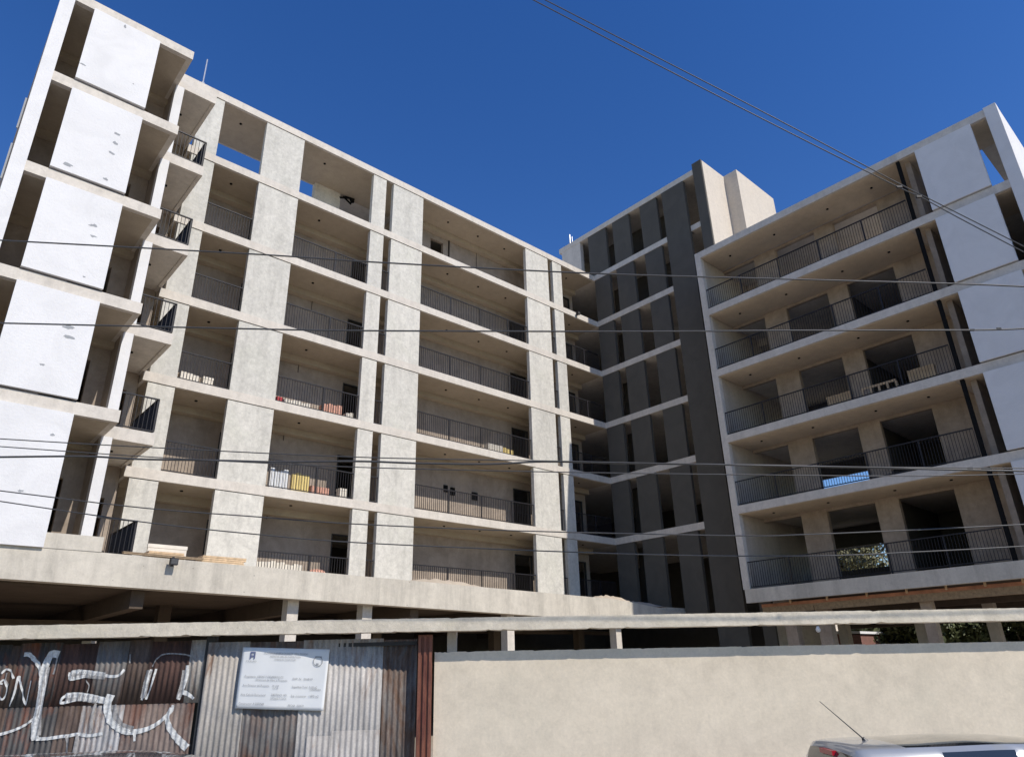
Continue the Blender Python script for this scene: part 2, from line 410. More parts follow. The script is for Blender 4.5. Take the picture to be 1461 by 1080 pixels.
# under the right wing: formwork beam and columns
part('podium_beam', 'timber', [(.98,1.22,8.0,20.2,1.72,1.95)])
part('formwork_beam', 'orange', [(1.0,1.25,8.0,20.2,1.951,2.06)])
for b in (9.2,10.6,12.0,13.3,14.5,15.6,16.6): part('formwork_prop', 'wood', [(1.3,1.36,b,b+.06,2.0,2.29)])
part('podium_beam', 'under', [(-5.4,-5.1,8.0,20.2,1.25,2.29)])
part('podium_beam', 'under', [(-2.0,-1.7,8.0,20.2,1.7,2.29)])
for b0, b1 in [(8.66,9.1),(9.93,10.38),(13.5,13.83)]:
    part('column', 'pier', [(.55,.93,b0,b1,-E,2.1)])
for b0 in (12.25,15.2,17.6,19.4): part('column', 'column', [(-3.4,-3.0,b0-3.4,b0-3.05,-E,2.3)])

# ---- left block (facade b=3.854) and the recessed balconies (front b=2.5)
Bf = 3.854
for k in range(0, 5):
    z1 = BZ[k]; z0 = z1-T
    part('roof_slab' if k == 0 else 'floor_slab', 'slab', [(23.39,26.97,2.49,Bf,z0,z1),(22.17,26.97,-8,2.49,z0,z1)])
    part('ceiling', 'soffit', [(23.55,26.6,1.45,Bf-.16,z0-.012,z0)])
    # drip lip round the balcony edge
    part('drip_edge', 'slab', [(22.17,23.17,2.38,2.489,z0-.03,z0),(22.17,22.28,-.4,2.38,z0-.03,z0)])
for k in range(0, 5):
    zf = BZ[k+1]; zt = BZ[k]-T
    pz = zf+.05 if k < 4 else zf-.06
    p = part('facade_panel', 'white', [(24.37,26.155,Bf-.04,Bf+.075,pz,zt-.008)])
    part('side_wall', 'white', [(23.18,23.44,2.2,2.492,zf,zt)])
    part('side_wall', 'inner', [(23.18,23.44,-8,2.2,zf,zt)])
    dz = 2.1
    part('gallery_wall', 'inner', [(23.44,23.9,1.22,1.4,zf,zt),(23.9,24.9,1.22,1.4,zf+dz,zt),(24.9,26.75,1.22,1.4,zf,zt)])
    part('edge_beam', 'soffit', [(23.44,26.6,1.4,1.62,zt-.2,zt)])
    part('gallery_wall', 'inner', [(22.22,22.5,-.6,-.4,zf,zt),(23.05,23.18,-.6,-.4,zf,zt),(22.5,23.05,-.6,-.4,zf+2.1,zt)])
    part('side_wall', 'inner', [(26.77,26.95,-8,3.55,zf,zt)])
    rail_a(22.2, 23.17, 2.42, zf, [], .98)
    rail_b(.02, 2.42, 22.23, zf, [], .98, .02)
part('end_column', 'white', [(26.64,26.972,3.5,Bf+.03,2.7,18.262)])
part('rear_wall', 'darkinner', [(22.2,27,-8.2,-8,-E,BZ[0])])
part('kerb_block', 'podium', [(23.2,24.36,3.5,Bf+.01,2.74,3.08)])
# grey repair smears on the white panels
def smear(x, y, w_, h_):
    r = ray(x, y); # on plane b = Bf+.078
    d = Vector((CORX, CORY, 0)); t = ((Bf+.078) + d.dot(V)) / r.dot(V); P = r*t - d
    a, z = P.dot(U), P.z
    m_ = LB(); n = 12; vs = []
    rnd = [random.uniform(.45, 1.15) for _ in range(n)]
    i0 = len(m_.v)
    for lay in (0, .004):
        for i in range(n):
            t_ = 2*math.pi*i/n
            m_.v.append((a+math.cos(t_)*w_*rnd[i], Bf+.0755+lay, z+E+math.sin(t_)*h_*rnd[i]-.3*math.cos(t_)*w_*0))
    m_.f.append(tuple(range(i0+n, i0+2*n)))
    for i in range(n): m_.f.append((i0+i, i0+(i+1) % n, i0+n+(i+1) % n, i0+n+i))
    m_.build('repair_patch', M['patch'], B)
for q in [(120,395,.05,.03),(60,520,.06,.03),(190,120,.03,.02),(75,620,.05,.04),(30,700,.07,.03),(118,92,.08,.03),(168,192,.09,.05),(164,204,.09,.05),(160,219,.1,.05),(97,235,.13,.05),(151,256,.1,.06),(134,322,.13,.05),(133,337,.1,.04),(98,467,.16,.05),(97,481,.15,.045),(178,38,.04,.07)]:
    smear(*q)
part('conduit', 'patch', [(27.0,27.04,3.6,3.64,13.2,14.2),(27.0,27.04,3.6,3.64,11.6,12.7)])

# ---- podium in front of the left wing
m_ = LB()
def zt_(a): return 2.45 + (a-5)*(.31/20) if a > 5 else 2.2 + (a-1.9)*(.25/3.1)
def zb_(a): return 1.62 + (a-5)*(.42/20)
st = [1.95,5,9,13,17,21,25,29]
for i in range(len(st)-1):
    a0, a1 = st[i], st[i+1]
    m_.hexa([(a0,3.5,zb_(a0)+E),(a1,3.5,zb_(a1)+E),(a1,3.85,zb_(a1)+E),(a0,3.85,zb_(a0)+E),
             (a0,3.5,zt_(a0)+E),(a1,3.5,zt_(a1)+E),(a1,3.85,zt_(a1)+E),(a0,3.85,zt_(a0)+E)])
# keep only outer faces between segments
m_.f = [f for i, f in enumerate(m_.f) if not ((i % 6 == 3 and i//6 < len(st)-2) or (i % 6 == 5 and i//6 > 0))]
m_.build('podium_edge', M['podium'], B)
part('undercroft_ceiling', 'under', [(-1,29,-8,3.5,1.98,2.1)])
part('podium_slab', 'podium', [(-1,29,-8,3.5,2.1,2.3),(14,29,-8,3.5,2.3,2.6),(22.17,27,-8,3.5,2.6,2.72)])
part('podium_edge', 'podium', [(-.3,1.94,3.3,3.6,1.7,2.16)])
for a in (26.2,22,18,14,10,6,2): part('podium_beam', 'under', [(a,a+.3,-8,3.45,1.55,1.979)])
part('podium_beam', 'under', [(-1,29,-1.2,-.9,1.4,1.549)])
part('undercroft_wall', 'under', [(-8,29,-8.4,-8.2,-E,2.0),(28.8,29,-8,3.4,-E,2.0),(-8.3,-8.1,-8,7.7,-E,2.0)])
for a in (18.02,15.68,10.0,4.28):
    part('column', 'slab', [(a,a+.32,3.15,3.48,-E,zb_(a)+.35)])
for a in (20.2,13.0,7.4,2.4): part('column', 'under', [(a,a+.35,-.6,-.25,-E,2.0)])
for b in (5.2,): part('column', 'column', [(-.4,.02,b,b+1.3,-E,-.42)])

# ceiling outlet boxes on the soffits
def outlet(a, b, z):
    m_ = LB(); m_.tube([(a,b,z+E),(a,b,z+E-.03)], .05, 10); m_.build('ceiling_outlet', M['black'], B)
for k in range(0, 6):
    for a in (20.3,16.6,12.8,9.9,8.0,6.2,1.5): outlet(a, -.8, LZ[k]-T-.012)
for k in range(0, 5):
    for b in (9.0,11.2,13.6,15.4): outlet(1.0, b, RZ[k]-T-.012)
    outlet(22.9, 1.2, BZ[k]-T-.0)
m_ = LB()
for q, rr_ in [((14.85,-2.2,20.35+E),.4),((14.7,-2.2,20.28+E),-.5),((14.6,-2.15,20.42+E),.15)]: m_.rbox(q, (.5,.05,.07), (0, rr_, 0))
m_.rbox((14.45,-2.2,20.38+E), (.16,.1,.2), (0,.4,0))
m_.build('bracket', M['black'], B)
for (x, y, w_, h_, k) in [(635.5,697,.10,.15,5),(645.5,701,.11,.17,5),(677,708,.16,.17,5)]:
    r = ray(x, y); d = Vector((CORX, CORY, 0)); t_ = (-1.78 + d.dot(V)) / r.dot(V); P_ = r*t_ - d
    part('wall_box', 'black', [(P_.dot(U)-w_, P_.dot(U)+w_, -1.8, -1.74, P_.z-h_, P_.z+h_)])
for k in range(1, 6):
    part('wall_box', 'darkinner', [(12.35,12.55,-1.8,-1.76,LZ[k]+.5 if k > 1 else LZ[1]+.4,LZ[k]+.75)] if k > 1 else [(5.8,6.0,-1.8,-1.76,LZ[1]+1.2,LZ[1]+1.45)])
    part('loose_cable', 'black', [(15.5+.3*k,15.515+.3*k,-1.78,-1.765,LZ[k]-1.2+.1*k,LZ[k]-T-.26)] if k > 1 else [(7.3,7.315,-1.78,-1.765,LZ[1]+1.2,LZ[0]-T-.26)])
# rods on the roof
for nm, a, b, z0, z1, lab in [('steel_rod',22.1,-.1,20.8,22.1,'thin pale rod on the roof edge above the left balconies')]:
    m_ = MB(); p = LP(a,b,z0); m_.tube([(0,0,0),(0,0,z1-z0)], .028, 8); m_.tube([(0,0,0),(0,0,.12)], .07, 8)
    o = m_.build(nm, M['galv']); o.location = p; tag(o, lab, 'rod')
m_ = MB(); m_.tube([(0,0,0),(0,0,1.05)], .05, 8); m_.tube([(.14,0,0),(.14,0,.9)], .03, 8); m_.tube([(0,0,.5),(.14,0,.5)], .02, 6)
o = m_.build('vent_pipe', M['galv']); o.location = LP(-.5,-2.1,TZ); tag(o, 'short pale vent pipe on the roof corner of the charcoal wing', 'pipe')
# flood lamps fixed to a slab edge
def lamp(x, a, b, z, lab):
    t = empty('flood_lamp', LP(a, b, z), ROTZ); tag(t, lab, 'lamp', 'flood lamps on the slab edges')
    MB().box(-.09,.09,0,.1,-.08,.08).build('housing', M['rail'], t)
    MB().box(-.02,.02,-.1,.0,-.1,.12).build('bracket', M['rail'], t)
    MB().box(-.075,.075,.1,.105,-.06,.06).build('glass', M['wire'], t)
lamp(0, 1.75, .12, 17.75, 'small flood lamp on the slab edge beside the charcoal panels')
lamp(0, 21.63, 3.98, 2.62, 'small dark flood lamp hanging from the podium edge at left')

# ------------------------------------------------------------------ things lying on galleries and podium
def item(name, mat, a, b, z, size, lab, cat, rot=0, tilt=0, group=None, extra=None):
    t = MB(); sx_, sy_, sz_ = size
    if extra == 'stack':
        n = max(3, int(sz_/.05))
        for i in range(n):
            j = random.uniform(-.04,.04)
            t.box(-sx_/2+j, sx_/2+j+random.uniform(-.03,.03), -sy_/2, sy_/2, i*sz_/n, (i+.85)*sz_/n)
    elif extra == 'boards':
        n = max(2, int(sx_/.16))
        for i in range(n):
            h = sz_*random.uniform(.85,1)
            t.box(-sx_/2+i*sx_/n, -sx_/2+(i+.93)*sx_/n, -sy_/2+random.uniform(-.03,.03), sy_/2, 0, h)
    elif extra == 'bag':
        t.tube([(-sx_/2,0,sz_*.5),(-sx_*.35,0,sz_*.5),(0,0,sz_*.52),(sx_*.35,0,sz_*.5),(sx_/2,0,sz_*.48)], [sz_*.2,sz_*.48,sz_*.52,sz_*.46,sz_*.15], 10)
    else:
        t.box(-sx_/2, sx_/2, -sy_/2, sy_/2, 0, sz_); t.box(-sx_/2-.01, sx_/2+.01, -sy_/2-.01, sy_/2+.01, sz_*.82, sz_+.01)
    o = t.build(name, M[mat]); o.location = LP(a, b, z); o.rotation_euler = (tilt, 0, ROTZ+rot)
    tag(o, lab, cat, group); return o
f4, f5, f6 = LZ[4], LZ[5], LZ[6]
item('board_stack','cream', 20.75,-.5,f4,(.6,.3,.42),'cream boards leaning behind the railing, third gallery up, leftmost bay','boards',extra='boards')
item('cardboard_box','cream', 20.15,-.5,f4,(.32,.3,.40),'upright cream box next to the cream boards in the leftmost bay','box')
item('board_stack','cream', 16.95,-.5,f4,(1.0,.3,.33),'long low row of cream boards beside a small red crate','boards',extra='boards')
item('crate','red', 17.62,-.45,f4,(.22,.2,.3),'small red crate at the end of a row of cream boards','crate')
item('block_stack','pink', 15.55,-.5,f4,(.78,.35,.52),'stack of pinkish clay blocks behind the third gallery railing','blocks',extra='boards')
item('board_stack','cream', 14.8,-.5,f4,(.3,.3,.35),'two short cream boards beside the narrow facade panel','boards',extra='boards')
item('white_board','whiteboard', 17.3,-.5,f5,(.66,.16,.8),'large white boards leaning behind the second gallery railing','boards',extra='boards')
item('yellow_board','yellow', 16.5,-.5,f5,(.64,.16,.78),'yellow boards leaning beside the white boards','boards',extra='boards')
item('board_stack','pink', 15.75,-.5,f5,(.72,.2,.42),'pinkish boards to the right of the yellow boards','boards',extra='boards')
item('cardboard_box','cream', 14.85,-.45,f5,(.3,.25,.42),'pale open box beside the narrow panel on the second gallery','box')
item('board_stack','cream', 7.4,-.5,f4,(.85,.25,.5),'cream boards leaning behind the long railing on the third gallery','boards',extra='boards')
item('yellow_board','yellow', 6.6,-.5,f4,(.6,.2,.46),'dull yellow boards at the right end of the long third gallery','boards',extra='boards')
item('board_stack','cream', 17.0,-.4,f6,(1.6,.2,.75),'row of pale boards along the ground floor railing','boards',extra='boards')
item('cement_bag','pink', 15.6,-.5,f6,(.7,.35,.6),'lumpy brownish bag beside the ground floor boards','bag',extra='bag')
item('board_stack','card', 12.5,1.4,RZ[3],(.2,.9,.5),'orange brown cardboard behind the right wing railing','boards',rot=0)
item('bedframe','galv', 14.05,1.4,RZ[3],(.2,.2,.2),'x','x') if False else None
def pallet(a, b, z, lab):
    t = MB()
    for zz in (0,.4): t.box(-.03,.03,-.6,.6,zz,zz+.08)
    for yy in (-.6,-.3,0,.3,.6): t.box(-.03,.03,yy-.04,yy+.04,.08,.4)
    o = t.build('pallet', M['wood']); o.location = LP(a,b,z); o.rotation_euler = (0,.12,ROTZ); tag(o, lab, 'pallet')
pallet(1.4, 14.05, RZ[3], 'wooden pallet on edge behind the right wing railing')
item('board_stack','card', 1.35,15.5,RZ[3],(.2,.85,.62),'pale boards leaning near the black downpipe of the right wing','boards')
bpy.data.objects['board_stack'].location = bpy.data.objects['board_stack'].location
for o in bpy.data.objects:
    if o.get('label','').startswith('orange brown cardboard'): o.location = LP(1.4, 12.6, RZ[3])
item('timber_pile','wood', 21.65,3.3,2.76,(.85,.45,.16),'short pile of raw timber offcuts on the podium edge','timber',extra='stack')
item('timber_pile','wood', 20.25,3.3,2.72,(1.15,.4,.2),'long flat pile of pinkish boards on the podium edge','timber',extra='stack')
item('plywood_sheet','cream', 21.5,2.9,2.72,(.95,.04,.45),'pale plywood sheet standing behind the timber offcuts','board')
item('plank','timber', 21.75,3.6,2.77,(1.9,.12,.04),'dark plank lying along the podium edge by the timber','plank',rot=.06)
def pile(name, a0, a1, b0, b1, z, h, lab):
    nx, ny = 34, 10; m_ = MB(); rr = random.Random(3)
    for i in range(nx+1):
        for j in range(ny+1):
            u, v = i/nx, j/ny
            e = math.sin(math.pi*u)**.5 * math.sin(math.pi*v)**.7
            hh = h*e*(.75+.25*math.sin(u*9+v*3)+rr.uniform(-.12,.12))
            m_.v.append(((a0+(a1-a0)*u), b0+(b1-b0)*v, z+E+hh-.02))
    for i in range(nx):
        for j in range(ny):
            q = i*(ny+1)+j; m_.f.append((q, q+ny+1, q+ny+2, q+1))
    o = m_.build(name, M['sand'], None, True); o.location = (CORX, CORY, 0); o.rotation_euler = (0,0,ROTZ)
    tag(o, lab, 'sand', None, 'stuff')
pile('sand_pile', 8.3, 15.6, 1.6, 3.84, 2.45, .42, 'long low heap of grey sand spread along the podium edge')
pile('sand_pile', 1.6, 6.4, 2.2, 3.84, 2.28, .42, 'small heap of orange sand at the far end of the podium')

# ------------------------------------------------------------------ street wall, beam, gates
def street_box(name, mat, x0, x1, Y0, Y1, zlo, ztl, ztr, parent=None):
    m_ = MB(); m_.hexa([(x0,Y0,zlo),(x1,Y0,zlo),(x1,Y1,zlo),(x0,Y1,zlo),(x0,Y0,ztl),(x1,Y0,ztr),(x1,Y1,ztr),(x0,Y1,ztl)])
    return m_.build(name, M[mat], parent)
def rough_slab(name, mat, x0, x1, Y0, Y1, bl, br, tl, tr, amp, n=120, seed=1):
    """a long cast or rendered element whose top and bottom arrises wander slightly"""
    rr = random.Random(seed); m_ = MB(); t0 = b0 = 0
    for i in range(n+1):
        u = i/n; x = x0+(x1-x0)*u
        t0 = t0*.5+rr.uniform(-amp,amp)-(amp*5 if rr.random() < .03 else 0); b0 = b0*.5+rr.uniform(-amp,amp)+(amp*6 if rr.random() < .05 else 0)
        zb = bl+(br-bl)*u+b0; zt = tl+(tr-tl)*u+t0; yy = rr.uniform(-.1,.1)*amp
        m_.v += [(x,Y0+yy,zb),(x,Y1,zb),(x,Y1,zt),(x,Y0+yy,zt)]
    for i in range(n):
        q = i*4
        for j in range(4): m_.f.append((q+j, q+4+j, q+4+(j+1) % 4, q+(j+1) % 4))
    m_.f += [(0,1,2,3),(n*4+3,n*4+2,n*4+1,n*4)]
    return m_
m_ = rough_slab('w','wallplaster', -1.19, 14, 10.5, 10.72, -.05, -.05, .250+E, .130+E, .0022, 420, 5)
o = m_.build('boundary_wall', M['wallplaster']); tag(o, 'long beige rendered wall along the street behind the silver car', 'wall')
m_ = rough_slab('b','beam', -12, 14, 10.235, 10.52, .592+E, .40+E, .775+E, .555+E, .0020, 620, 9)
bo = m_.build('concrete_beam', M['beam']); tag(bo, 'long pale concrete beam spanning above the gates and the beige wall', 'beam')
for x in (-11.9, 13.6):
    MB().box(x,x+.3,10.25,10.5,0,2.55).build('support_column', M['column'], bo)
for x in (-6.25,-1.02):
    MB().box(x,x+.13,10.56,10.7,.14,2.62).build('support_column', M['column'], bo)

PITCHC = .076
def corr(x): return .009*math.cos(2*math.pi*x/PITCHC)
def gy(x, g): return g['Y'] + (x-g['x0'])*g['slope']
def sheet(name, g, x0, x1, z0, z1, mat, parent, off=0, lab=None):
    m_ = MB(); n = max(4, int((x1-x0)/PITCHC*8)); rr = random.Random(int(x0*1000))
    tilt = 0
    for i in range(n+1):
        x = x0+(x1-x0)*i/n; y = gy(x, g)-corr(x)+off
        for z in (z0, (z0+z1)/2, z1): m_.v.append((x, y+tilt*(z-z0)*3, z))
    for i in range(n):
        for j in range(2):
            q = i*3+j; m_.f.append((q, q+3, q+4, q+1))
    o = m_.build(name, M[mat], parent, True)
    md = o.modifiers.new('thickness', 'SOLIDIFY'); md.thickness = .002
    if lab: o['label'] = lab
    return o
g1 = dict(Y=10.46, x0=-7.5, slope=0); g2 = dict(Y=10.395, x0=-4.5, slope=.062)
def zx(px, py, Y):                           # pixel -> x, z on the gate plane
    p = at(px, py, Y); return p.x, p.z
def F6(x, y): return x/5.038, 910 + y/5.038  # sketch grid used for the graffiti
G1 = empty('sheet_gate', (-6.1, 10.5, .14)); tag(G1, 'dark rusty corrugated gate covered in white graffiti', 'gate')
G1.matrix_world = Matrix.Translation((0,0,0)); G1.location = (0,0,0)
def gx(px): return at(px/5.038, 1000, 10.46).x
ztop = at(140, 916, 10.46).z; zseam = at(140, 910+470/5.038, 10.46).z
up_ = [(-2.2,-7.62,'s_dark'),(0,60,'s_brown'),(60,370,'s_dark'),(370,640,'s_rust'),(640,860,'s_grey'),(860,1030,'s_brown'),(1030,1320,'s_rust'),(1320,1425,'s_beige')]
lo_ = [(0,60,'s_brown'),(60,430,'s_dark'),(430,600,'s_brown'),(600,900,'s_mid'),(900,1400,'s_brown2')]
xL = gx(0)
sheet('corrugated_sheet', g1, -11.5, xL, .2, ztop, 's_dark', G1)
for a0, a1, mt in up_[1:]:
    sheet('corrugated_sheet', g1, gx(a0), gx(a1)+.004, zseam-.02, ztop+random.uniform(-.02,.02), mt, G1, random.uniform(-.003,.003))
for a0, a1, mt in lo_:
    sheet('corrugated_sheet', g1, gx(a0), gx(a1)+.004, .2, zseam+.01, mt, G1, .006+random.uniform(-.002,.002))
MB().box(gx(1425)+.01, gx(1425)+.13, 10.44, 10.56, .14, ztop+.1).build('gate_post', M['hollow'], G1)
MB().box(-11.5, gx(1425), 10.49, 10.53, .16, .21).box(-11.5, gx(1425), 10.49, 10.53, ztop-.08, ztop-.03).build('gate_frame', M['hollow'], G1)

def stroke(pts, wid, mat='spray', g=g1, parent=None):
    P = []
    for i in range(len(pts)-1):
        p0 = pts[max(i-1,0)]; p1 = pts[i]; p2 = pts[i+1]; p3 = pts[min(i+2,len(pts)-1)]
        for k in range(12):
            t = k/12; q = []
            for d in (0,1):
                q.append(.5*((2*p1[d])+(-p0[d]+p2[d])*t+(2*p0[d]-5*p1[d]+4*p2[d]-p3[d])*t*t+(-p0[d]+3*p1[d]-3*p2[d]+p3[d])*t**3))
            P.append(q)
    P.append(pts[-1])
    W = []
    n = len(P)
    for i in range(n):
        w_ = wid if not isinstance(wid, (list,tuple)) else wid[0]+(wid[1]-wid[0])*i/(n-1)
        W.append(w_/5.038*.0128/2)
    Q = [zx(*F6(*p), 10.46) for p in P]
    m_ = MB(); K = 7
    # resample densely
    R = []; RW = []
    for i in range(n-1):
        L = math.dist(Q[i], Q[i+1]); s_ = max(1, int(L/.008))
        for k in range(s_):
            t = k/s_; R.append((Q[i][0]*(1-t)+Q[i+1][0]*t, Q[i][1]*(1-t)+Q[i+1][1]*t)); RW.append(W[i]*(1-t)+W[i+1]*t)
    R.append(Q[-1]); RW.append(W[-1])
    rr = random.Random(len(R))
    for i in range(len(R)):
        a_ = R[max(i-2,0)]; b_ = R[min(i+2,len(R)-1)]
        dx, dz = b_[0]-a_[0], b_[1]-a_[1]; L = math.hypot(dx, dz) or 1; nx, nz = -dz/L, dx/L
        for j in range(K):
            o_ = (j/(K-1)*2-1)*RW[i]*(1+rr.uniform(-.05,.05)); x = R[i][0]+nx*o_; z = R[i][1]+nz*o_
            m_.v.append((x, gy(x, g)-corr(x)-.0085+(0 if z > zseam else .003), z))
    for i in range(len(R)-1):
        for j in range(K-1):
            q = i*K+j; m_.f.append((q, q+1, q+K+1, q+K))
    return m_.build('graffiti', M[mat], parent or G1, True)
S = stroke
S([(430,120),(375,115),(340,170),(315,260),(300,380),(275,520),(250,620),(255,730)], 38)
S([(520,270),(600,262),(700,272),(760,275)], 30, 'spray2')
S([(470,440),(560,425),(700,445)], 34, 'spray2')
S([(1075,230),(1050,330),(1030,430)], 30, 'spray2')
S([(1330,230),(1315,330),(1285,430)], 26, 'spray2')
S([(820,480),(830,560),(880,630),(960,655)], 30, 'spray2')
S([(415,130),(400,210),(385,260)], 12, 'spray2')
S([(345,210),(325,330),(290,520),(275,700)], 26, 'spray2')
S([(175,118),(215,120),(255,160),(285,205),(310,300)], 22)
S([(290,480),(245,570),(180,625),(90,665),(0,692)], [10,15])
S([(510,245),(505,275),(520,292),(640,265),(700,258),(800,275),(860,265),(895,225)], [22,12])
S([(510,250),(560,240),(640,245),(760,262)], 20)
S([(480,405),(445,440),(450,465),(560,440),(640,440),(760,460)], [12,18])
S([(475,412),(560,408),(650,420),(770,448)], 26)
S([(262,725),(350,720),(430,708),(500,700),(560,690),(640,700),(740,685)], 16)
S([(800,405),(775,480),(780,560),(800,600),(850,645),(910,672),(970,672),(1050,655),(1130,615),(1200,555),(1235,520),(1245,480)], [42,12])
S([(1090,225),(1070,290),(1045,370),(1020,445)], 14)
S([(1125,220),(1105,290),(1080,370),(1050,440)], 10)
S([(1350,195),(1340,280),(1310,380),(1280,440)], 20)
S([(1305,385),(1350,400),(1395,435)], [26,14])
S([(1235,500),(1205,560),(1210,620),(1250,690),(1300,745),(1345,790)], [20,40])
S([(1095,205),(1130,150),(1175,118),(1260,112),(1370,128),(1395,180)], 7, 'spray2')
S([(940,115),(935,180)], 6, 'spray2')
S([(70,490),(105,400),(138,275),(160,370),(185,478),(205,400),(225,305)], 9)
S([(140,280),(150,330)], 16)
S([(15,255),(45,225),(80,235),(100,290)], 10); S([(20,330),(5,320),(30,300),(50,350),(45,400),(20,440),(0,420)], 9)
S([(55,250),(45,300),(62,340)], 7, 'spray2')
S([(480,700),(485,750),(480,820)], 14, 'spray2'); S([(560,690),(545,760),(530,830)], 16, 'spray2')
S([(690,470),(665,560),(650,690)], 12, 'spray2'); S([(968,675),(968,740)], 12)
S([(620,300),(640,340),(628,390)], 6, 'spray2')

G2 = empty('sheet_gate', (0,0,0)); tag(G2, 'bare pale corrugated sheet gate carrying the white notice board', 'gate')
def F8(x, y): return 280+x/4.003, 850+y/4.003
def g2x(px): return at(280+px/4.003, 1000, 10.42).x
zt2 = at(420, 913, 10.4).z
sheet('corrugated_sheet', g2, g2x(30), g2x(270), .2, zt2, 's_beige', G2)
sheet('corrugated_sheet', g2, g2x(270), g2x(580), .2, zt2-.01, 's_grey', G2, .004)
sheet('corrugated_sheet', g2, g2x(580), g2x(1045), .2, zt2, 's_silver', G2, -.002)
sheet('corrugated_sheet', g2, g2x(775), g2x(1045), .2, at(500, 1042, 10.45).z, 's_light', G2, -.012)
sheet('corrugated_sheet', g2, g2x(640), g2x(775), .2, at(450, 1050, 10.45).z, 's_light', G2, -.010)
sheet('corrugated_sheet', g2, g2x(1045)+.002, g2x(1245), .2, zt2-.02, 's_old', G2, .003, 'older, darker and rustier sheet at the right end')
MB().box(g2x(30), g2x(1245), 10.52, 10.56, zt2-.1, zt2-.05).box(g2x(30), g2x(1245), 10.52, 10.56, .3, .35).build('gate_frame', M['hollow'], G2)
m_ = MB()
xa, xb = g2x(1258), g2x(1338)
m_.box(xa, xb, 10.44, 10.56, .1, at(600, 906, 10.5).z)
for k in range(3): m_.box(xa+.01+k*.075, xa+.045+k*.075, 10.415, 10.44, .1, at(600, 908, 10.5).z)
o = m_.build('steel_post', M['post'], None); tag(o, 'rusty red ribbed steel post between the corrugated gate and beige wall', 'post')

